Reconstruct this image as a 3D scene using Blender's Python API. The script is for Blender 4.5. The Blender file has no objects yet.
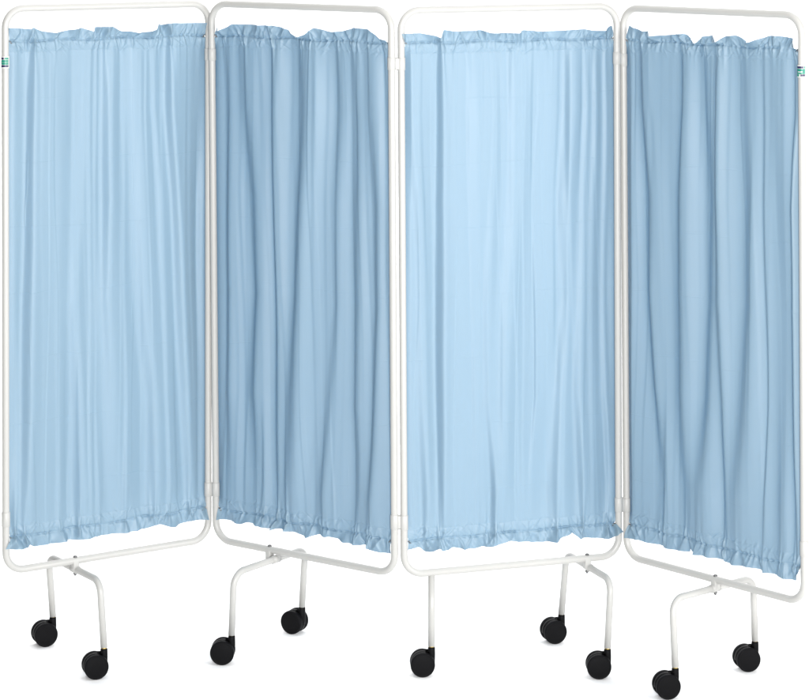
import bpy, bmesh, math, random
import numpy as np
from mathutils import Vector, Matrix

S = bpy.context.scene
COL = S.collection
PI = math.pi

# ---------------------------------------------------------------- measured panel data
# M: bottom left rail corner, direction along the panel, direction up (metres)
# rows/tracks: fold lines running down each curtain; top/bot: uneven outline of the two ruffles
PANELS = [
 dict(M=[[-0.9958, 6.0199, 0.255], [0.83635, 0.54819, -0.00206], [-0.00028, 0.00418, 0.99999]],
  rows=[1.1368, 0.9076, 0.6527, 0.3969, 0.1662],
  tracks=[
   ([0.0696, 0.0631, 0.0558, 0.0555, 0.046], 0.0081, [1, 1, 1, 1, 0.9]),
   ([0.2252, 0.2306, 0.2304, 0.2246, 0.23], 0.0033, [0.3, 0.3, 0.3, 0.3, 0.3]),
   ([0.274, 0.2781, 0.2695, 0.2835, 0.2946], 0.0098, [0.8, 0.8, 0.5, 0.4, 0.3]),
   ([0.3489, 0.3602, 0.3758, 0.399, 0.403], 0.0129, [0.5, 0.5, 0.5, 0.6, 0.8]),
   ([0.406, 0.4261, 0.4377, 0.442, 0.4539], 0.0043, [0.4, 0.4, 0.35, 0.3, 0.5]),
   ([0.4539, 0.4696, 0.4812, 0.5017, 0.512], 0.0082, [1, 0.9, 0.9, 0.8, 0.8]),
   ([0.2074, 0.2, 0.1832, 0.1913, 0.1994], 0.0111, [0.3, 0.2, 0.3, 0.7, 1]),
   ([0.0231, 0.0254, 0.0278, 0.0274, 0.0244], 0.0054, [0.1, 0.1, 0.2, 0.4, 0.8]),
   ([0.555, 0.5545, 0.554, 0.5541, 0.5547], 0.0047, [0.8, 1.3, 1.3, 1.3, 1.3]),
   ([0.1369, 0.1394, 0.1418, 0.1388, 0.1414], 0.0055, [0.05, 0.05, 0.1, 0.15, 0.4]),
   ([0.3205, 0.3261, 0.326, 0.3287, 0.3258], 0.0043, [0.3, 0.2, 0.1, 0.2, 0.6]),
   ([0.2447, 0.2473, 0.2471, 0.2442, 0.2496], 0.0036, [0.4, 0.1, 0.1, 0.1, 0.5]),
  ],
  top=[(0.0105, 1.3523), (0.0664, 1.3482), (0.0718, 1.3536), (0.0956, 1.3424), (0.1316, 1.3369), (0.2073, 1.3478), (0.2375, 1.3359), (0.2428, 1.3489), (0.2728, 1.3488), (0.298, 1.3474), (0.3138, 1.3362), (0.3367, 1.3356), (0.3603, 1.3298), (0.4147, 1.3372), (0.4221, 1.3524), (0.4417, 1.347), (0.4536, 1.3521), (0.5572, 1.3509)],
  bot=[(-0.0016, 0.0594), (0.035, 0.0579), (0.0539, 0.0639), (0.0865, 0.0499), (0.1536, 0.0559), (0.2132, 0.0524), (0.2664, 0.0537), (0.3442, 0.0517), (0.4304, 0.0589), (0.4696, 0.0474), (0.5176, 0.0535), (0.5645, 0.0541)]),
 dict(M=[[-0.4974, 6.3273, 0.2553], [0.82062, -0.57147, 0.00166], [-0.00829, -0.00901, 0.99993]],
  rows=[1.1396, 0.9116, 0.6576, 0.4014, 0.1711],
  tracks=[
   ([0.0436, 0.0457, 0.0462, 0.0366, 0.0441], 0.0117, [0.7, 0.8, 0.8, 0.8, 0.4]),
   ([0.1077, 0.1283, 0.1387, 0.1196, 0.1304], 0.0197, [0.8, 0.9, 1, 0.9, 0.5]),
   ([0.199, 0.2032, 0.2039, 0.2013, 0.2023], 0.0097, [1.1, 1.2, 1.2, 1, 1]),
   ([0.2951, 0.2834, 0.2746, 0.253, 0.2411], 0.0192, [0.9, 1, 1, 0.9, 0.9]),
   ([0.4051, 0.3938, 0.3916, 0.3675, 0.3465], 0.0109, [0.6, 0.4, 0.4, 0.4, 0.6]),
   ([0.4568, 0.4528, 0.4557, 0.4455, 0.4517], 0.0124, [0.7, 0.8, 0.8, 0.7, 0.8]),
   ([0.5037, 0.516, 0.5183, 0.5041, 0.4931], 0.0122, [0.6, 0.9, 0.9, 0.8, 0.8]),
   ([0.5509, 0.5537, 0.5548, 0.5529, 0.5603], 0.0048, [1.2, 1.2, 1.2, 1.2, 1.2]),
   ([0.1601, 0.1642, 0.1649, 0.1557, 0.1566], 0.0049, [0.3, 0.1, 0.1, 0.2, 0.7]),
   ([0.3362, 0.3342, 0.3287, 0.3296, 0.3275], 0.0038, [0.4, 0.2, 0.15, 0.1, 0.3]),
  ],
  top=[(0.0112, 1.3441), (0.0261, 1.3272), (0.0755, 1.3503), (0.1525, 1.3489), (0.2108, 1.3509), (0.2492, 1.3407), (0.2873, 1.321), (0.3431, 1.3492), (0.385, 1.3395), (0.4254, 1.3434), (0.4493, 1.3527), (0.4993, 1.3514), (0.5356, 1.3358), (0.5597, 1.3258)],
  bot=[(0.0097, 0.053), (0.0851, 0.0523), (0.1077, 0.0619), (0.1834, 0.0541), (0.2231, 0.064), (0.2491, 0.0574), (0.3099, 0.0529), (0.3446, 0.0672), (0.3958, 0.0626), (0.4379, 0.0567), (0.4883, 0.0564), (0.5217, 0.0514), (0.5646, 0.0496)]),
 dict(M=[[-0.0059, 6.0028, 0.2543], [0.95731, 0.28895, 0.00761], [-0.00827, 0.00104, 0.99997]],
  rows=[1.1435, 0.9175, 0.6657, 0.4136, 0.1861],
  tracks=[
   ([0.0232, 0.0335, 0.0423, 0.0486, 0.055], 0.0078, [0.4, 0.4, 0.4, 0.5, 0.8]),
   ([0.1022, 0.0957, 0.0981, 0.0967, 0.094], 0.0065, [1, 1, 1.1, 1.1, 1.1]),
   ([0.237, 0.2265, 0.2173, 0.2159, 0.2332], 0.0053, [0.3, 0.3, 0.3, 0.35, 0.8]),
   ([0.2884, 0.2785, 0.2661, 0.2529, 0.2437], 0.0132, [0.45, 0.5, 0.5, 0.5, 0.3]),
   ([0.3564, 0.3457, 0.3452, 0.3477, 0.3314], 0.0029, [0.2, 0.3, 0.6, 0.6, 0.2]),
   ([0.4377, 0.4232, 0.429, 0.4047, 0.3956], 0.0107, [0.45, 0.45, 0.45, 0.5, 0.7]),
   ([0.4861, 0.4716, 0.4672, 0.4585, 0.4656], 0.0067, [0.6, 0.5, 0.5, 0.6, 1]),
   ([0.5077, 0.4986, 0.4975, 0.4937, 0.4981], 0.0054, [0.5, 0.4, 0.3, 0.3, 0.2]),
   ([0.5375, 0.5338, 0.5327, 0.5316, 0.5461], 0.0054, [0.6, 0.5, 0.5, 0.6, 0.9]),
   ([0.5578, 0.5582, 0.5571, 0.5574, 0.5578], 0.0054, [1, 1, 1, 1, 1]),
   ([0.1884, 0.1924, 0.1962, 0.2001, 0.1936], 0.0158, [0.2, 0.2, 0.2, 0.2, 0.1]),
  ],
  top=[(-0.0045, 1.3426), (0.0536, 1.343), (0.102, 1.3298), (0.1078, 1.3505), (0.145, 1.3449), (0.2131, 1.3471), (0.234, 1.3392), (0.3053, 1.3376), (0.3231, 1.3447), (0.3664, 1.3399), (0.4865, 1.3436), (0.5086, 1.3393), (0.5302, 1.3388), (0.5614, 1.3503)],
  bot=[(0.0059, 0.062), (0.0386, 0.0662), (0.0575, 0.0541), (0.0828, 0.0655), (0.0984, 0.0537), (0.1245, 0.057), (0.1691, 0.051), (0.2245, 0.0506), (0.2741, 0.0659), (0.3422, 0.0516), (0.395, 0.0558), (0.4416, 0.0738), (0.4645, 0.05), (0.5339, 0.0479), (0.565, 0.0491), (0.5750, 0.0673)]),
 dict(M=[[0.5616, 6.1823, 0.2534], [0.67539, -0.73743, 0.00699], [-0.01135, -0.00092, 0.99994]],
  rows=[1.1581, 0.937, 0.6905, 0.4435, 0.2203],
  tracks=[
   ([0.0656, 0.0805, 0.0817, 0.0963, 0.1146], 0.0135, [0.7, 0.95, 0.95, 0.8, 0.4]),
   ([0.196, 0.1869, 0.1809, 0.1829, 0.1975], 0.0165, [0.7, 0.7, 0.7, 0.7, 0.7]),
   ([0.275, 0.2842, 0.2824, 0.2676, 0.2433], 0.0193, [0.8, 0.9, 0.9, 0.9, 0.7]),
   ([0.3178, 0.3146, 0.3128, 0.3237, 0.3221], 0.008, [0.9, 0.7, 0.7, 0.7, 0.9]),
   ([0.3986, 0.4043, 0.4026, 0.3821, 0.3617], 0.0187, [0.5, 0.7, 0.7, 0.7, 0.6]),
   ([0.4521, 0.4537, 0.4571, 0.4554, 0.446], 0.0037, [0.5, 0.6, 0.6, 0.5, 0.6]),
   ([0.4888, 0.4965, 0.5011, 0.4995, 0.492], 0.0152, [0.3, 0.4, 0.4, 0.5, 0.6]),
   ([0.5483, 0.5371, 0.5356, 0.5404, 0.5436], 0.0084, [1.1, 1.1, 1.1, 1.1, 1.1]),
   ([0.0214, 0.0194, 0.0171, 0.0165, 0.0179], 0.0068, [0.4, 0.4, 0.4, 0.4, 0.4]),
   ([0.0942, 0.114, 0.1219, 0.1298, 0.1279], 0.005, [0.3, 0.1, 0.1, 0.1, 0.5]),
  ],
  top=[(0.0117, 1.3552), (0.067, 1.3428), (0.1006, 1.3461), (0.1098, 1.3337), (0.2089, 1.3426), (0.2505, 1.3181), (0.2735, 1.338), (0.301, 1.3432), (0.3171, 1.3243), (0.3372, 1.3405), (0.3727, 1.3456), (0.4088, 1.3281), (0.4307, 1.3312), (0.4616, 1.3476), (0.496, 1.349), (0.5394, 1.3438), (0.5561, 1.3246)],
  bot=[(0.0055, 0.0489), (0.0438, 0.0519), (0.0899, 0.0486), (0.1354, 0.0471), (0.2071, 0.0496), (0.216, 0.0629), (0.2689, 0.0531), (0.3383, 0.052), (0.3598, 0.0509), (0.4065, 0.0559), (0.457, 0.0508), (0.5477, 0.0476), (0.564, 0.0725)]),
]

WORLD = 0.08
LIGHTS = [
    ('softbox_key', (4.9, 2.6, 1.6), (0.0, 6.1, 0.8), 1.0, 1.8, 255),
    ('softbox_front', (0.5, 0.0, 1.7), (0.1, 6.1, 0.8), 0.9, 1.5, 480),
    ('fill_top', (0.0, 5.7, 4.2), (0.0, 5.7, 0.0), 5.5, 4.6, 150),  # added overhead fill, keeps the floor white and its shadows faint
    ('fill_backdrop', (0.0, 8.0, 4.0), (0.0, 10.2, 0.9), 9.0, 0.8, 250),  # unseen lamp added to bring the sweep behind up to white
]
PW, PH = 0.5703, 1.4          # panel width and height between rail centre lines
RT = 0.0089                   # tube radius
WB, WT = 0.083, 1.4 - 0.081   # heights of the two curtain wires

# ---------------------------------------------------------------- materials
def new_mat(name):
    m = bpy.data.materials.new(name); m.use_nodes = True
    nt = m.node_tree
    return m, nt, nt.nodes['Principled BSDF']

def simple(name, col, rough, metal=0.0, spec=0.5, bump=0.0, scale=300, var=0.0):
    m, nt, b = new_mat(name)
    b.inputs['Base Color'].default_value = (*col, 1)
    b.inputs['Roughness'].default_value = rough
    b.inputs['Metallic'].default_value = metal
    b.inputs['Specular IOR Level'].default_value = spec
    tc = nt.nodes.new('ShaderNodeTexCoord')
    n = nt.nodes.new('ShaderNodeTexNoise'); n.inputs['Scale'].default_value = scale
    nt.links.new(tc.outputs['Object'], n.inputs['Vector'])
    if bump:
        bp = nt.nodes.new('ShaderNodeBump'); bp.inputs['Strength'].default_value = bump
        bp.inputs['Distance'].default_value = 0.001
        nt.links.new(n.outputs['Fac'], bp.inputs['Height']); nt.links.new(bp.outputs['Normal'], b.inputs['Normal'])
    if var:
        n2 = nt.nodes.new('ShaderNodeTexNoise'); n2.inputs['Scale'].default_value = 9
        nt.links.new(tc.outputs['Object'], n2.inputs['Vector'])
        mr = nt.nodes.new('ShaderNodeMapRange')
        mr.inputs['To Min'].default_value = rough - var; mr.inputs['To Max'].default_value = rough + var
        nt.links.new(n2.outputs['Fac'], mr.inputs['Value']); nt.links.new(mr.outputs['Result'], b.inputs['Roughness'])
    return m

M_WHITE = simple('white_powder_coat', (0.37, 0.366, 0.35), 0.38, spec=0.45, bump=0.06, scale=500, var=0.06)
M_PLAST = simple('white_plastic', (0.375, 0.372, 0.357), 0.42, spec=0.4, bump=0.04, scale=400)
M_BLACK = simple('black_plastic', (0.0045, 0.0045, 0.005), 0.45, spec=0.05, bump=0.08, scale=700, var=0.08)
M_TYRE = simple('black_tyre', (0.0045, 0.0045, 0.0055), 0.55, spec=0.05, bump=0.1, scale=900)
M_BRASS = simple('brass', (0.50, 0.36, 0.12), 0.35, metal=1.0)
M_STEEL = simple('dull_steel', (0.16, 0.16, 0.16), 0.4, metal=1.0, bump=0.05)
M_HOLE = simple('dark_rubber', (0.03, 0.03, 0.035), 0.6)
M_LABEL = simple('label_white', (0.5, 0.5, 0.48), 0.4)
M_TEAL = simple('label_teal', (0.0, 0.17, 0.115), 0.4)
M_NAVY = simple('label_navy', (0.008, 0.004, 0.05), 0.4)
M_FLOOR = simple('white_studio_floor', (0.93, 0.93, 0.93), 0.9, spec=0.0)

def curtain_material():
    m, nt, b = new_mat('pale_blue_vinyl_cloth')
    N, L = nt.nodes.new, nt.links.new
    uv = N('ShaderNodeUVMap')
    sep = N('ShaderNodeSeparateXYZ'); L(uv.outputs['UV'], sep.inputs['Vector'])
    def math_(op, a, b_=None, c=None):
        n = N('ShaderNodeMath'); n.operation = op
        for k, v in enumerate((a, b_, c)):
            if v is None: continue
            if isinstance(v, (int, float)): n.inputs[k].default_value = v
            else: L(v, n.inputs[k])
        return n.outputs[0]
    def noise(scale, detail=2, sx=1, sy=1, off=0):
        mp = N('ShaderNodeMapping'); mp.inputs['Scale'].default_value = (sx, sy, 1); mp.inputs['Location'].default_value = (off, off, 0)
        L(uv.outputs['UV'], mp.inputs['Vector'])
        n = N('ShaderNodeTexNoise'); n.inputs['Scale'].default_value = scale; n.inputs['Detail'].default_value = detail
        L(mp.outputs['Vector'], n.inputs['Vector']); return n.outputs['Fac']
    U, V = sep.outputs['X'], sep.outputs['Y']
    # packing creases: level lines every 16 cm, broken up along their length
    wob = math_('MULTIPLY', math_('SUBTRACT', noise(5, 1), 0.5), 0.035)
    vv = math_('ADD', V, wob)
    fr = math_('PINGPONG', math_('ADD', vv, -0.038), 0.0815)
    ln = math_('SUBTRACT', 1.0, math_('SMOOTH_MIN', math_('DIVIDE', fr, 0.0018), 1.0, 0.2)); 
    msk = N('ShaderNodeMapRange'); msk.inputs['From Min'].default_value = 0.42; msk.inputs['From Max'].default_value = 0.6
    L(noise(7, 2, 1, 1.7, 3), msk.inputs['Value'])
    ln = math_('MULTIPLY', math_('MAXIMUM', ln, 0.0), msk.outputs['Result'])
    # two upright packing creases
    wob2 = math_('MULTIPLY', math_('SUBTRACT', noise(3, 2, 1, 1, 11), 0.5), 0.03)
    fu = math_('PINGPONG', math_('ADD', math_('ADD', U, wob2), -0.06), 0.145)
    lu = math_('MAXIMUM', math_('SUBTRACT', 1.0, math_('DIVIDE', fu, 0.0022)), 0.0)
    msk2 = N('ShaderNodeMapRange'); msk2.inputs['From Min'].default_value = 0.52; msk2.inputs['From Max'].default_value = 0.64
    L(noise(6, 2, 2, 1, 7), msk2.inputs['Value'])
    lu = math_('MULTIPLY', lu, msk2.outputs['Result'])
    streak = noise(1, 3, 95, 3.2)       # fine upright ripples
    soft = noise(1, 3, 34, 9, 5)
    cr = noise(140, 3)
    h = math_('ADD', math_('MULTIPLY', ln, 0.55), math_('MULTIPLY', lu, 0.9))
    h = math_('ADD', h, math_('MULTIPLY', streak, 0.4))
    h = math_('ADD', h, math_('MULTIPLY', soft, 0.8))
    h = math_('ADD', h, math_('MULTIPLY', cr, 0.05))
    bp = N('ShaderNodeBump'); bp.inputs['Strength'].default_value = 0.55; bp.inputs['Distance'].default_value = 0.0011
    L(h, bp.inputs['Height'])
    b.inputs['Base Color'].default_value = (*CURT, 1)
    b.inputs['Roughness'].default_value = 0.5
    b.inputs['Specular IOR Level'].default_value = 0.5
    L(bp.outputs['Normal'], b.inputs['Normal'])
    tr = N('ShaderNodeBsdfTranslucent'); tr.inputs['Color'].default_value = (*CURT_T, 1)
    mix = N('ShaderNodeMixShader'); mix.inputs[0].default_value = 0.12
    out = nt.nodes['Material Output']
    L(b.outputs[0], mix.inputs[1]); L(tr.outputs[0], mix.inputs[2]); L(mix.outputs[0], out.inputs['Surface'])
    return m
CURT = (0.177, 0.253, 0.302)
CURT_T = (0.04, 0.24, 0.58)
M_CURT = curtain_material()

# ---------------------------------------------------------------- mesh helpers
def link(name, me, mats, parent=None, smooth=True, label=None, group=None):
    for m in (mats if isinstance(mats, (list, tuple)) else [mats]): me.materials.append(m)
    if smooth: me.polygons.foreach_set('use_smooth', [True]*len(me.polygons))
    o = bpy.data.objects.new(name, me); COL.objects.link(o)
    if parent: o.parent = parent
    if label: o['label'] = label
    if group: o['group'] = group
    return o

def from_bm(bm, name):
    me = bpy.data.meshes.new(name); bmesh.ops.recalc_face_normals(bm, faces=bm.faces); bm.to_mesh(me); bm.free(); return me

def fillet(pts, rad, seg=10):
    """polyline with each inner corner rounded to radius rad"""
    P = [Vector(p) for p in pts]; out = [P[0]]
    for i in range(1, len(P)-1):
        a, b, c = P[i-1], P[i], P[i+1]
        u = (a-b).normalized(); v = (c-b).normalized()
        ang = u.angle(v); r = rad[i-1] if isinstance(rad, (list, tuple)) else rad
        t = r / math.tan(ang/2); ctr = b + (u+v).normalized() * (r / math.sin(ang/2))
        p0 = b + u*t; p1 = b + v*t
        e0 = (p0-ctr); e1 = (p1-ctr); w = e0.angle(e1)
        for k in range(seg+1):
            f = k/seg
            out.append(ctr + (e0*math.sin((1-f)*w) + e1*math.sin(f*w))/math.sin(w))
    out.append(P[-1]); return out

def add_tube(bm, pts, r, n=20, closed=False, cap=True, smat=0):
    P = [Vector(p) for p in pts]; N = len(P); rings = []
    T = []
    for i in range(N):
        if closed: t = P[(i+1) % N] - P[i-1]
        else: t = P[min(i+1, N-1)] - P[max(i-1, 0)]
        T.append(t.normalized())
    up = T[0].orthogonal().normalized()
    for i in range(N):
        if i: up = (up - T[i]*up.dot(T[i])).normalized()
        sd = T[i].cross(up)
        rr = r[i] if isinstance(r, (list, tuple)) else r
        rings.append([bm.verts.new(P[i] + (up*math.cos(2*PI*k/n) + sd*math.sin(2*PI*k/n))*rr) for k in range(n)])
    for i in range(N if closed else N-1):
        a, b = rings[i], rings[(i+1) % N]
        if closed and i == N-1:      # match the twist where the loop closes
            off = min(range(n), key=lambda q: (a[0].co-b[q].co).length); b = b[off:]+b[:off]
            if (a[1].co-b[1].co).length > (a[1].co-b[-1].co).length: b = [b[0]]+b[1:][::-1]
        for k in range(n):
            f = bm.faces.new((a[k], a[(k+1) % n], b[(k+1) % n], b[k])); f.material_index = smat
    if cap and not closed:
        bm.faces.new(rings[0][::-1]).material_index = smat; bm.faces.new(rings[-1]).material_index = smat

def add_lathe(bm, prof, n=48, mat=Matrix(), smat=0):
    """prof: (radius, height) pairs about local Z"""
    rings = []
    for r, z in prof:
        if r < 1e-6: rings.append([bm.verts.new(mat @ Vector((0, 0, z)))])
        else: rings.append([bm.verts.new(mat @ Vector((r*math.cos(2*PI*k/n), r*math.sin(2*PI*k/n), z))) for k in range(n)])
    for a, b in zip(rings, rings[1:]):
        for k in range(n):
            k2 = (k+1) % n
            if len(a) == 1 and len(b) == 1: continue
            if len(a) == 1: f = bm.faces.new((a[0], b[k], b[k2]))
            elif len(b) == 1: f = bm.faces.new((a[k], a[k2], b[0]))
            else: f = bm.faces.new((a[k], a[k2], b[k2], b[k]))
            f.material_index = smat

def add_box(bm, c, sx, sy, sz, ax=(1,0,0), ay=(0,1,0), az=(0,0,1), bev=0.0015):
    c, ax, ay, az = Vector(c), Vector(ax), Vector(ay), Vector(az)
    t = bmesh.new(); bmesh.ops.create_cube(t, size=1)
    for v in t.verts: v.co = c + ax*v.co.x*sx + ay*v.co.y*sy + az*v.co.z*sz
    if bev: bmesh.ops.bevel(t, geom=t.edges[:], offset=bev, segments=3, profile=0.5, affect='EDGES')
    me = bpy.data.meshes.new('t'); t.to_mesh(me); t.free(); bm.from_mesh(me); bpy.data.meshes.remove(me)

# ---------------------------------------------------------------- root thing
root = bpy.data.objects.new('folding_screen', None); COL.objects.link(root)
root.empty_display_size = 0.1
ORG = Vector((-0.05, 6.1, 0.0))
root.location = ORG
root['label'] = 'four-panel white tubular ward screen with pale blue gathered curtains on black castors'
root['category'] = 'folding screen'

class Frame:
    def __init__(s, d):
        s.O = Vector(d['M'][0]) - ORG; s.ex = Vector(d['M'][1]).normalized(); s.ez = Vector(d['M'][2]).normalized()
        s.n = s.ex.cross(s.ez).normalized()
    def p(s, x, z, d=0.0): return s.O + s.ex*x + s.ez*z + s.n*d
FR = [Frame(d) for d in PANELS]

SLV = [(0.113, 0.149), (1.4-0.1475, 1.4-0.1165)]     # sleeve spans on every post

def sleeve_prof(h, r=0.0103):
    return [(RT-0.0005, 0), (r-0.0006, 0), (r, 0.0007), (r, h-0.0007), (r-0.0006, h), (RT-0.0005, h)]

def post_matrix(F, x, z):
    return Matrix.Translation(F.p(x, z)) @ Matrix((F.ex, -F.n, F.ez)).transposed().to_4x4()

frames = []
for i, F in enumerate(FR):
    bm = bmesh.new()
    R = 0.048
    loop = [F.p(PW/2, 0), F.p(PW, 0), F.p(PW, PH), F.p(0, PH), F.p(0, 0), F.p(PW/2-0.0005, 0)]
    add_tube(bm, fillet(loop, R, 14)[:-1], RT, 24, closed=True)
    fo = link('panel_frame', from_bm(bm, 'panel_frame'), M_WHITE, root, group='panels of the screen')
    frames.append(fo)
    for x in (0, PW):
        for z0, z1 in SLV:
            bm = bmesh.new(); add_lathe(bm, sleeve_prof(z1-z0), 32, post_matrix(F, x, z0))
            link('sleeve', from_bm(bm, 'sleeve'), M_PLAST, fo)
    # hooks that hold the curtain wires (the wires themselves run hidden inside the sewn casings)
    for z in (WB, WT):
        for sx in (0, 1):
            x = RT-0.002 if sx == 0 else PW-RT+0.002
            dx = 0.010 if sx == 0 else -0.010
            bm = bmesh.new()
            add_tube(bm, fillet([F.p(x, z), F.p(x+dx*.7, z), F.p(x+dx*.7, z-0.005), F.p(x+dx*1.1, z-0.005)], 0.0015, 4), 0.0013, 8)
            link('wire_hook', from_bm(bm, 'wire_hook'), M_STEEL, fo)

# hinges: a strap bridging the neighbouring sleeves
for i in range(3):
    A, B = FR[i], FR[i+1]
    for z0, z1 in SLV:
        pa = A.p(PW, (z0+z1)/2); pb = B.p(0, (z0+z1)/2)
        ax = (pb-pa).normalized(); az = Vector((0, 0, 1)); ay = az.cross(ax).normalized(); az = ax.cross(ay)
        bm = bmesh.new(); L_ = max(0.004, (pb-pa).length-0.012)
        add_box(bm, (pa+pb)/2, L_, 0.010, (z1-z0)*0.86, ax, ay, az, 0.0008)
        add_tube(bm, [(pa+pb)/2 - az*(z1-z0)*0.5, (pa+pb)/2 + az*(z1-z0)*0.5], 0.003, 12)
        link('hinge', from_bm(bm, 'hinge'), M_PLAST, root)

# maker's labels on the two outermost top sleeves
def label_patch(F, x, z0, rows, a_from, a_to, h, parent):
    """rows: list of [(start, end, material)] with 0..1 round the sleeve, top row first"""
    bm = bmesh.new(); r0 = 0.01075
    def patch(a0, a1, za, zb, r, mi):
        n = max(3, int(abs(a1-a0)/0.12)); vs = []
        for k in range(n+1):
            a = a0 + (a1-a0)*k/n
            d = F.ex*math.sin(a) + F.n*math.cos(a)
            vs.append((bm.verts.new(F.p(x, za) + d*r), bm.verts.new(F.p(x, zb) + d*r)))
        for k in range(n):
            f = bm.faces.new((vs[k][0], vs[k+1][0], vs[k+1][1], vs[k][1])); f.material_index = mi
    patch(a_from-0.25, a_to+0.25, z0+0.001, z0+h-0.001, r0, 0)
    nz = len(rows); ph = (h-0.006)/nz
    for k, row in enumerate(rows):
        zt = z0 + h - 0.003 - k*ph
        for s, e, mi, *sub in row:
            t0, t1 = (sub or (0.1, 0.9))
            patch(a_from+(a_to-a_from)*s, a_from+(a_to-a_from)*e, zt-ph*t1, zt-ph*t0, r0+0.0002, mi)
    me = bpy.data.meshes.new('maker_label'); bm.to_mesh(me); bm.free()
    return link('maker_label', me, [M_LABEL, M_TEAL, M_NAVY], parent, label='small white sticker with teal and navy bars')
T0, T1 = SLV[1]
label_patch(FR[0], 0, T0, [[(0, .38, 2), (.46, 1, 1)], [(0, 1, 1, 0.05, 0.95)], [(0, 1, 1, 0.05, 0.95)], [(0, 1, 2)]], -1.45, 0.35, T1-T0, frames[0])
label_patch(FR[3], PW, T0, [[(0, .8, 2), (.86, 1, 1)], [(0, 1, 1, 0.05, 1.01)], [(0, .18, 1, 0.0, 1.0), (.18, .72, 1, 0.42, 1.0), (.72, 1, 1, 0.0, 1.0)], [(0, .36, 1), (.5, 1, 2)]], -0.75, 1.45, T1-T0, frames[3])

# ---------------------------------------------------------------- curtains
def fnoise(x, seed, freqs, amps):
    rg = np.random.RandomState(seed); y = np.zeros_like(x)
    for f, a in zip(freqs, amps):
        for _ in range(3):
            y += a*0.6*np.sin(2*PI*x*f*rg.uniform(.75, 1.3) + rg.uniform(0, 2*PI))
    return y

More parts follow.
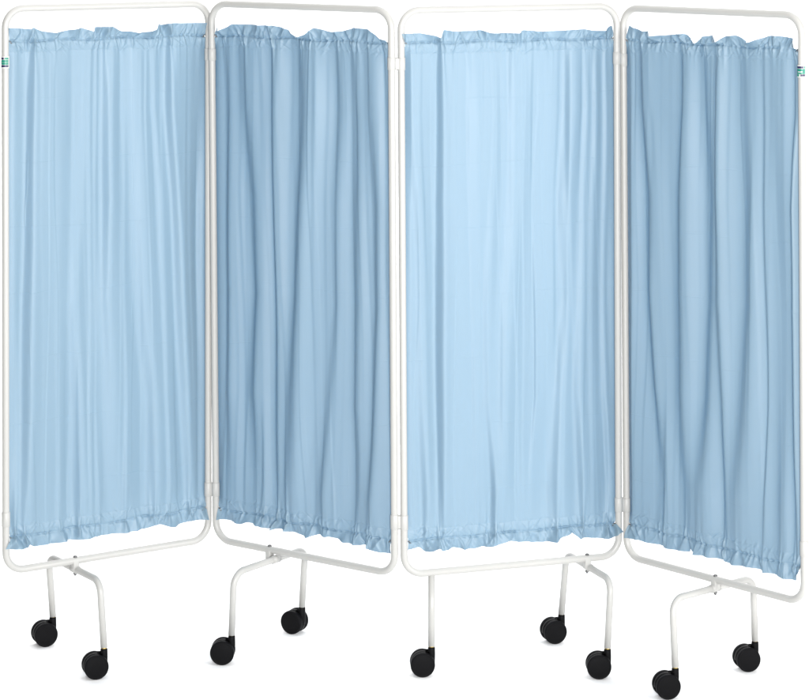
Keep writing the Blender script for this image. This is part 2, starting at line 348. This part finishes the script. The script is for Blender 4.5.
def curtain(i, d, F):
    rg = np.random.RandomState(40+i)
    X0, X1 = RT+0.0008, PW-RT-0.0012
    nu = 560
    s = np.linspace(X0, X1, nu)
    du = s[1]-s[0]
    # rows in rest distance; kind -1 bottom ruffle, 0 body, 1 top ruffle
    tb = np.linspace(1, 0, 24)[:-1]; tt = np.linspace(0, 1, 24)[1:]
    zc = 0.036*np.linspace(0, 1, 38)
    body = np.concatenate([WB+zc, np.linspace(WB+0.036, WT-0.036, 270)[1:-1], (WT-zc)[::-1]])
    rows = [(-1, t, WB) for t in tb] + [(0, 0, z) for z in body] + [(1, t, WT) for t in tt]
    kz = d['rows'][::-1]
    tr = [(np.array(t[0][::-1]), t[1], np.array(t[2][::-1])) for t in d['tracks']]
    Kf = FOLD[i]
    NT = len(tr)
    rf = np.random.RandomState(900+i)
    x = X0+0.012
    while x < X1-0.01:      # finer pleats that run most of the height and wander a little
        drift = rf.uniform(-.012, .012)
        xs = x + drift*np.linspace(-1, 1, 5) + rf.normal(0, .0015, 5)
        st = rf.uniform(.04, .24)*np.clip(rf.uniform(.3, 1.3, 5), 0, 1.2)
        if rf.rand() < .35: st *= np.array([1.8, 1.1, .6, .5, .5])
        if rf.rand() < .35: st *= np.array([.5, .5, .6, 1.1, 1.8])
        tr.append((xs, rf.uniform(.0013, .0040), st*rf.choice([1, 1, 1, -.7])))
        x += rf.uniform(.010, .030)
    sm = 0.040; kw = np.arange(-int(3*sm/du), int(3*sm/du)+1)*du; ker = np.exp(-(kw/sm)**2/2); ker /= ker.sum()
    def folds(z):
        g = np.zeros(nu)
        for xs, sg, st in tr:
            c = np.interp(z, kz, xs) ; a = np.interp(z, kz, st)
            c = c + 0.0022*math.sin(z*9+sg*900) ; sgz = sg*(1+0.15*math.sin(z*5+sg*700))
            # steep face, softer return
            u = (s-c)/sgz
            g += a*np.exp(-u*u/2)
        gs = np.convolve(np.pad(g, len(ker)//2, mode='reflect'), ker, mode='valid')[:nu]
        return g-gs
    # gathers at each wire
    def pleats(zkey, seed, row):
        r = np.random.RandomState(seed); out = []
        x = X0+0.006
        while x < X1-0.004:
            out.append([x, r.uniform(.0014, .0036), r.uniform(.0012, .0042)*r.choice([1, 1, -1]), r.uniform(.008, .045), r.uniform(-.45, .45), r.uniform(-.6, .6)])
            x += r.uniform(.005, .018)
        for xs, sg, st in tr[:NT]:
            a = st[row]
            for q in range(2 if a > .6 else 1):
                out.append([xs[row]+r.uniform(-.008, .008), .0024, .0060*min(a, 1), .035+.06*a, r.uniform(-.06, .06), r.uniform(-.35, .35)])
        return out
    PB, PT = pleats(WB, 100+i, 0), pleats(WT, 200+i, -1)
    def gather(P, dist, ruff=0.0):
        y = np.zeros(nu)
        for c, w, a, Lg, sl, slr in P:
            if ruff > 0:
                cc = c + slr*dist; ww = w*(1+dist*70); aa = a*1.25*(1+dist*25)
            else:
                cc = c + sl*min(dist, 0.03); ww = w*(1+dist*12); aa = a*math.exp(-dist/Lg)*(0.55+0.45*math.cos(min(dist/.03, 1)*PI*.5))
            if aa < 1e-5: continue
            u = (s-cc)/ww
            y += aa*(np.exp(-np.abs(u)**1.35/1.4) - 0.35*np.exp(-(u-2.2)**2/2.4))
        return y
    topx, topz = np.array([p[0] for p in d['top']]), np.array([p[1] for p in d['top']])
    botx, botz = np.array([p[0] for p in d['bot']]), np.array([p[1] for p in d['bot']])
    dip = 0.0032 + 0.0016*np.sin(s*190+4*np.sin(s*61+i)) + 0.0010*np.sin(s*83+i*2)
    V = np.zeros((len(rows), nu, 3)); UV = np.zeros((len(rows), nu, 2))
    fz_b, fz_t = folds(WB), folds(WT)
    lf = fnoise(s, 300+i, [2.5, 5], [.003, .002])
    edge = np.clip(np.minimum(s-X0, X1-s)/0.02, 0, 1)
    O, ex, ez, nn = [np.array(v) for v in (F.O, F.ex, F.ez, F.n)]
    crb = [(rg.uniform(X0, X1), rg.uniform(.003, .029), rg.uniform(-1.6, 1.6), rg.uniform(.0014, .0032), rg.uniform(-.0012, .0013), rg.choice([0, 1])) for _ in range(210)]
    for r, (kind, t, z0) in enumerate(rows):
        if kind == 0:
            z = z0
            db, dt = z-WB, WT-z; dist = min(db, dt)
            env = 0.5 + 0.5*(1-math.exp(-dist/0.05))
            dd = np.cumsum(folds(z))*du*Kf*env
            dd -= np.linspace(dd[0], dd[-1], nu)
            dd += gather(PB, db) + gather(PT, dt)
            dd += lf*min(1, dist/.2)
            # casing: bulge over the wire tube, stitched line at 27 mm
            puck = 1+0.5*np.sin(s*410+3*np.sin(s*57+i))
            dd += 0.0012*math.sin(PI*min(dist/.027, 1)) - dip*math.exp(-(dist/.0030)**2)
            dd -= 0.00035*math.exp(-((dist-.027)/.0016)**2)*puck
            # slanted crumples inside the casing
            if dist < .05:
                for cx, cz, sl, w, a, side in crb:
                    if (side == 0) != (db < dt): continue
                    u = (s-cx-sl*(dist-cz))/w
                    dd += a*np.exp(-u*u/2)*math.exp(-((dist-cz)/.009)**2)
            zz = np.full(nu, z); ss = s.copy()
            # wire line wavers a little, the cloth above it with it
            zz += 0.0022*np.sin(s*38+i*2+ (0 if db < dt else 2))*math.exp(-dist/.03)
        else:
            P = PB if kind < 0 else PT
            px, pz = (botx, botz) if kind < 0 else (topx, topz)
            ez_ = np.interp(s, np.linspace(X0, X1, 2), [0, 1])
            sx = px[0] + (px[-1]-px[0])*ez_
            se = s + (px[0]-s)*np.exp(-((s-X0)/.012)**2) + (px[-1]-s)*np.exp(-((s-X1)/.012)**2)*1.0
            zed = np.interp(se, px, pz)
            zed = np.convolve(np.pad(zed, 4, mode='edge'), np.ones(9)/9, mode='valid')
            ht = np.abs(zed - z0)
            dist = t*0.032
            dd = np.cumsum(fz_b if kind < 0 else fz_t)*du*Kf*0.5*(1-0.3*t)
            dd -= np.linspace(dd[0], dd[-1], nu)
            dd += gather(P, dist, 1.0)*(1-0.25*t)*(1-t+t*np.clip(0.7+fnoise(s, 820+10*i+kind, [4, 9], [.45, .3]), 0.25, 1.2))
            R2 = fnoise(s+0.02*t*np.sin(s*23), 600+10*i+kind, [26, 44], [.6, .5])
            calm = np.clip(0.62+fnoise(s, 800+10*i+kind, [4, 9], [.45, .3]), 0.12, 1.25)
            dd += t**0.8*0.0016*calm*(1-2*np.abs(np.tanh(1.6*R2)))
            R = fnoise(s, 500+10*i+kind, [8, 15, 27], [.0062, .0048, .0018])
            dev = (ht.mean()-ht)
            dd += (t**1.2)*(R + 0.75*dev + 0.003)
            dd += -dip*math.exp(-(dist/.0030)**2)
            ss = s + (se-s)*t**0.8 + t*fnoise(s, 700+10*i+kind, [14, 30], [.0030, .0012])
            curl = 1 + 0.05*math.sin(t*PI)
            zz = z0 + (zed-z0)*t*curl + 0.0022*np.sin(s*38+i*2+(0 if kind < 0 else 2))*(1-t)
            # the end corners of the ruffle lie in front of the posts
            over = np.clip((np.maximum(0.011-ss, ss-(PW-0.011)))/0.006, 0, 1)
            dd = dd*(1-over) + over*np.maximum(dd, 0.0125)
            z = z0 + kind*dist
        # side hems turn slightly back
        if kind == 0:
            away = 1-math.exp(-(max(dist-.006, 0)/.022)**1.5)
            e = np.clip(1-np.minimum(s-X0, X1-s)/.016, 0, 1); e = e*e*(3-2*e)*away
            dd = dd*(1-e) - 0.0125*e
            far = (0.0065, 0.0130) if i in (0, 2) else (0.0130, 0.0065)   # the far edge of each panel tucks further behind its post
            ss = ss + np.where(s < PW/2, -far[0], far[1])*e
        V[r] = O + ss[:, None]*ex + zz[:, None]*ez + dd[:, None]*nn
        UV[r, :, 0] = s + i*3.7; UV[r, :, 1] = z
    nr = len(rows)
    me = bpy.data.meshes.new('curtain')
    me.vertices.add(nr*nu); me.vertices.foreach_set('co', V.ravel())
    a = (np.arange(nr-1)[:, None]*nu + np.arange(nu-1)[None]).ravel()
    q = np.stack([a, a+1, a+nu+1, a+nu], 1).astype(np.int32)
    me.loops.add(q.size); me.loops.foreach_set('vertex_index', q.ravel())
    me.polygons.add(len(q)); me.polygons.foreach_set('loop_start', np.arange(0, q.size, 4, dtype=np.int32))
    me.update(calc_edges=True)
    uvl = me.uv_layers.new(name='UVMap')
    uvl.data.foreach_set('uv', UV.reshape(-1, 2)[q.ravel()].ravel())
    me.validate()
    return link('curtain', me, M_CURT, root, group='curtains of the screen')
FOLD = [1.65, 1.85, 1.65, 1.95]
for i, (d, F) in enumerate(zip(PANELS, FR)): curtain(i, d, F)

# ---------------------------------------------------------------- stands and castors
HC = 0.070       # height where a leg ends and its castor starts
def castor(foot, swing, g='castors of the screen'):
    """foot: bottom of the leg; swing: turn of the axle away from the camera axis, radians"""
    fx = Vector(foot); c = bpy.data.objects.new('castor', None)
    wx = Vector((-math.cos(swing), math.sin(swing), 0))   # trail direction
    axl = Vector((math.sin(swing), math.cos(swing), 0))  # axle direction (away from the camera)
    tr = 0.0225; Rw = 0.0305
    ctr = Vector((fx.x, fx.y, 0)) + wx*tr + Vector((0, 0, Rw))
    base = Matrix((wx, axl, Vector((0, 0, 1)))).transposed()
    # housing: upright socket plus fender arc between the wheels
    bm = bmesh.new()
    sock = Vector((fx.x, fx.y, 0))
    add_lathe(bm, [(0.0, 0.028), (0.0075, 0.028), (0.0088, 0.030), (0.0092, 0.050), (0.0088, HC-0.002), (0.0080, HC), (0, HC)], 28, Matrix.Translation(sock))
    n = 30; ring = []
    for k in range(n+1):
        a = math.radians(-48 + 236*k/n)     # from the socket side over the top
        dr = -wx*math.cos(a) + Vector((0, 0, 1))*math.sin(a)
        ring.append([bm.verts.new(ctr + dr*rr + axl*yy) for rr, yy in ((0.013, -0.0075), (0.0285, -0.0075), (0.0300, -0.0055), (0.0300, 0.0055), (0.0285, 0.0075), (0.013, 0.0075))])
    for a_, b_ in zip(ring, ring[1:]):
        for k in range(6): bm.faces.new((a_[k], a_[(k+1) % 6], b_[(k+1) % 6], b_[k]))
    bm.faces.new(ring[0]); bm.faces.new(ring[-1][::-1])
    # web joining socket and fender
    add_box(bm, sock + wx*0.006 + Vector((0, 0, 0.049)), 0.014, 0.0135, 0.024, wx, axl, (0, 0, 1), 0.002)
    add_tube(bm, [ctr - axl*0.021, ctr + axl*0.021], 0.004, 16)
    h = link('castor', from_bm(bm, 'castor'), M_BLACK, root, group=g)
    for sd in (-1, 1):
        bm = bmesh.new()
        m = Matrix.Translation(ctr + axl*sd*0.0085) @ Matrix((wx, Vector((0, 0, 1)).cross(wx)*0+Vector((0,0,1)), axl*sd)).transposed().to_4x4()
        prof = [(0.0, 0.0), (0.0285, 0.0), (0.0300, 0.0012), (Rw, 0.003), (Rw, 0.0095), (0.0300, 0.0122), (0.0288, 0.0137), (0.0275, 0.0140), (0.0268, 0.0134), (0.0262, 0.0134), (0.020, 0.0143), (0.010, 0.0149), (0.0, 0.0151)]
        add_lathe(bm, prof, 56, m)
        for f in bm.faces:
            c0 = f.calc_center_median() - ctr; rad = (c0 - axl*c0.dot(axl)).length
            f.material_index = 1 if rad > 0.0293 else 0
        link('wheel', from_bm(bm, 'wheel'), [M_BLACK, M_TYRE], h)
    bm = bmesh.new(); add_lathe(bm, [(0, HC), (0.0068, HC), (0.0068, HC+0.0032), (0, HC+0.0032)], 20, Matrix.Translation(sock))
    link('stem', from_bm(bm, 'stem'), M_BRASS, h)

RS = 0.0084
def stand(i, C, ff, cf, cr, fr, sw_f, sw_r):
    """C clamp point on the rail; ff/fr front and rear foot; cf/cr front and rear bend (x, y)"""
    F = FR[i]; C = Vector(C)-ORG; za = C.z - 0.0215
    v = lambda p, z: Vector((p[0], p[1], z)) - Vector((ORG.x, ORG.y, 0))
    ends = HC + 0.0025
    bm = bmesh.new()
    path = fillet([v(ff, ends), v(cf, za), v(cr, za), v(fr, ends)], 0.036, 12)
    add_tube(bm, path, RS, 22)
    o = link('leg_stand', from_bm(bm, 'leg_stand'), M_WHITE, root, group='leg stands of the screen')
    a, b = v(cf, za), v(cr, za); t = ((C-a).dot((b-a)))/(b-a).length_squared
    X = a + (b-a)*t; X.z = za
    arm = (b-a).normalized()
    bm = bmesh.new()
    add_box(bm, Vector((C.x, C.y, (C.z+za)/2-0.001)), 0.016, 0.019, 0.027, F.ex, Vector((0,0,1)).cross(F.ex), (0, 0, 1), 0.003)
    add_tube(bm, [X - arm*0.013, X + arm*0.013], RS+0.0017, 22)
    link('clamp', from_bm(bm, 'clamp'), M_PLAST, o)
    bm = bmesh.new()
    T = Matrix.Translation(Vector((C.x, C.y, 0)))
    zt = C.z+RT; zb = za-RS-0.001
    add_lathe(bm, [(0, zb-0.007), (0.0022, zb-0.007), (0.0028, zb-0.005), (0.0042, zb-0.004), (0.0044, zb), (0.002, zb), (0.002, zt), (0.0052, zt-0.001), (0.0052, zt+0.0012), (0.0035, zt+0.0034), (0, zt+0.004)], 20, T)
    link('bolt', from_bm(bm, 'bolt'), M_STEEL, o)
    castor(v(ff, 0), sw_f); castor(v(fr, 0), sw_r)

D = math.radians
stand(0, (-0.8381, 6.1233, 0.2546), (-0.7497, 5.9984), (-0.762, 6.0165), (-0.9226, 6.2426), (-0.9144, 6.2579), D(-19), D(-24))
stand(1, (-0.3521, 6.2262, 0.2556), (-0.441, 6.1057), (-0.434, 6.0843), (-0.2647, 6.3119), (-0.2743, 6.3505), D(2), D(28))
stand(2, (0.4574, 6.1426, 0.258), (0.4987, 6.0038), (0.508, 6.0225), (0.4132, 6.2640), (0.4025, 6.2899), D(-2), D(-17))
stand(3, (0.7606, 5.9649, 0.2554), (0.6509, 5.8578), (0.6444, 5.8704), (0.8664, 6.0557), (0.8736, 6.0668), D(-12), D(-12))
# the single straight leg under the third panel
F = FR[2]; bm = bmesh.new(); tp = F.p(0.0709, -RT*0.6); ft = Vector((0.0622, 6.0165, HC+0.0025)) - Vector((ORG.x, ORG.y, 0))
add_tube(bm, [ft, tp], RS, 22)
link('straight_leg', from_bm(bm, 'straight_leg'), M_WHITE, root)
castor(Vector((ft.x, ft.y, 0)), D(-3))

# ---------------------------------------------------------------- floor
# one sheet of studio paper: flat under the screen, sweeping up well behind it
prof = [(-14, 0), (-6, 0), (0, 0), (4, 0), (8.6, 0)] + [(8.6+1.8*math.sin(a), 1.8-1.8*math.cos(a)) for a in [PI/2*k/24 for k in range(1, 25)]] + [(10.4, 6.5)]
bm = bmesh.new()
rw = [[bm.verts.new((x, y, z)) for x in (-16, 16)] for y, z in prof]
for p_, q_ in zip(rw, rw[1:]): bm.faces.new((p_[0], p_[1], q_[1], q_[0]))
fl = link('floor', from_bm(bm, 'floor'), M_FLOOR, None, True); fl['kind'] = 'structure'

# ---------------------------------------------------------------- light
w = bpy.data.worlds.new('World'); S.world = w; w.use_nodes = True
bg = w.node_tree.nodes['Background']; bg.inputs['Color'].default_value = (1, 1, 1, 1); bg.inputs['Strength'].default_value = WORLD
def area(name, loc, tgt, sx, sy, power, col=(1, 1, 1)):
    l = bpy.data.lights.new(name, 'AREA'); l.shape = 'RECTANGLE'; l.size = sx; l.size_y = sy; l.energy = power; l.color = col
    o = bpy.data.objects.new(name, l); COL.objects.link(o); o.location = loc
    o.rotation_euler = (Vector(tgt)-Vector(loc)).to_track_quat('-Z', 'Y').to_euler()
    return o
for a in LIGHTS: area(*a)

# ---------------------------------------------------------------- camera
f, pit, roll, cyp, Zc, cxp = 2438.43, 0.02505, 0.00235, -52.18683, 1.95931, 408.1254
cd = bpy.data.cameras.new('camera'); cam = bpy.data.objects.new('camera', cd); COL.objects.link(cam)
cd.sensor_width = 36; cd.sensor_fit = 'HORIZONTAL'; cd.lens = f/809*36
cd.shift_x = (404.5-cxp)/809; cd.shift_y = (cyp-350)/809
cd.clip_start = 0.05; cd.clip_end = 500
R0 = Vector((1, 0, 0)); U0 = Vector((0, math.sin(pit), math.cos(pit))); Fw = Vector((0, math.cos(pit), -math.sin(pit)))
Rr = R0*math.cos(roll) + U0*math.sin(roll); Ur = -R0*math.sin(roll) + U0*math.cos(roll)
cam.matrix_world = Matrix.Translation((0, 0, Zc)) @ Matrix((Rr, Ur, -Fw)).transposed().to_4x4()
S.camera = cam

S.render.engine = 'CYCLES'
S.view_settings.view_transform = 'Standard'; S.view_settings.look = 'None'
S.view_settings.exposure = 0; S.view_settings.gamma = 1
S.render.resolution_x, S.render.resolution_y = 1024, 886
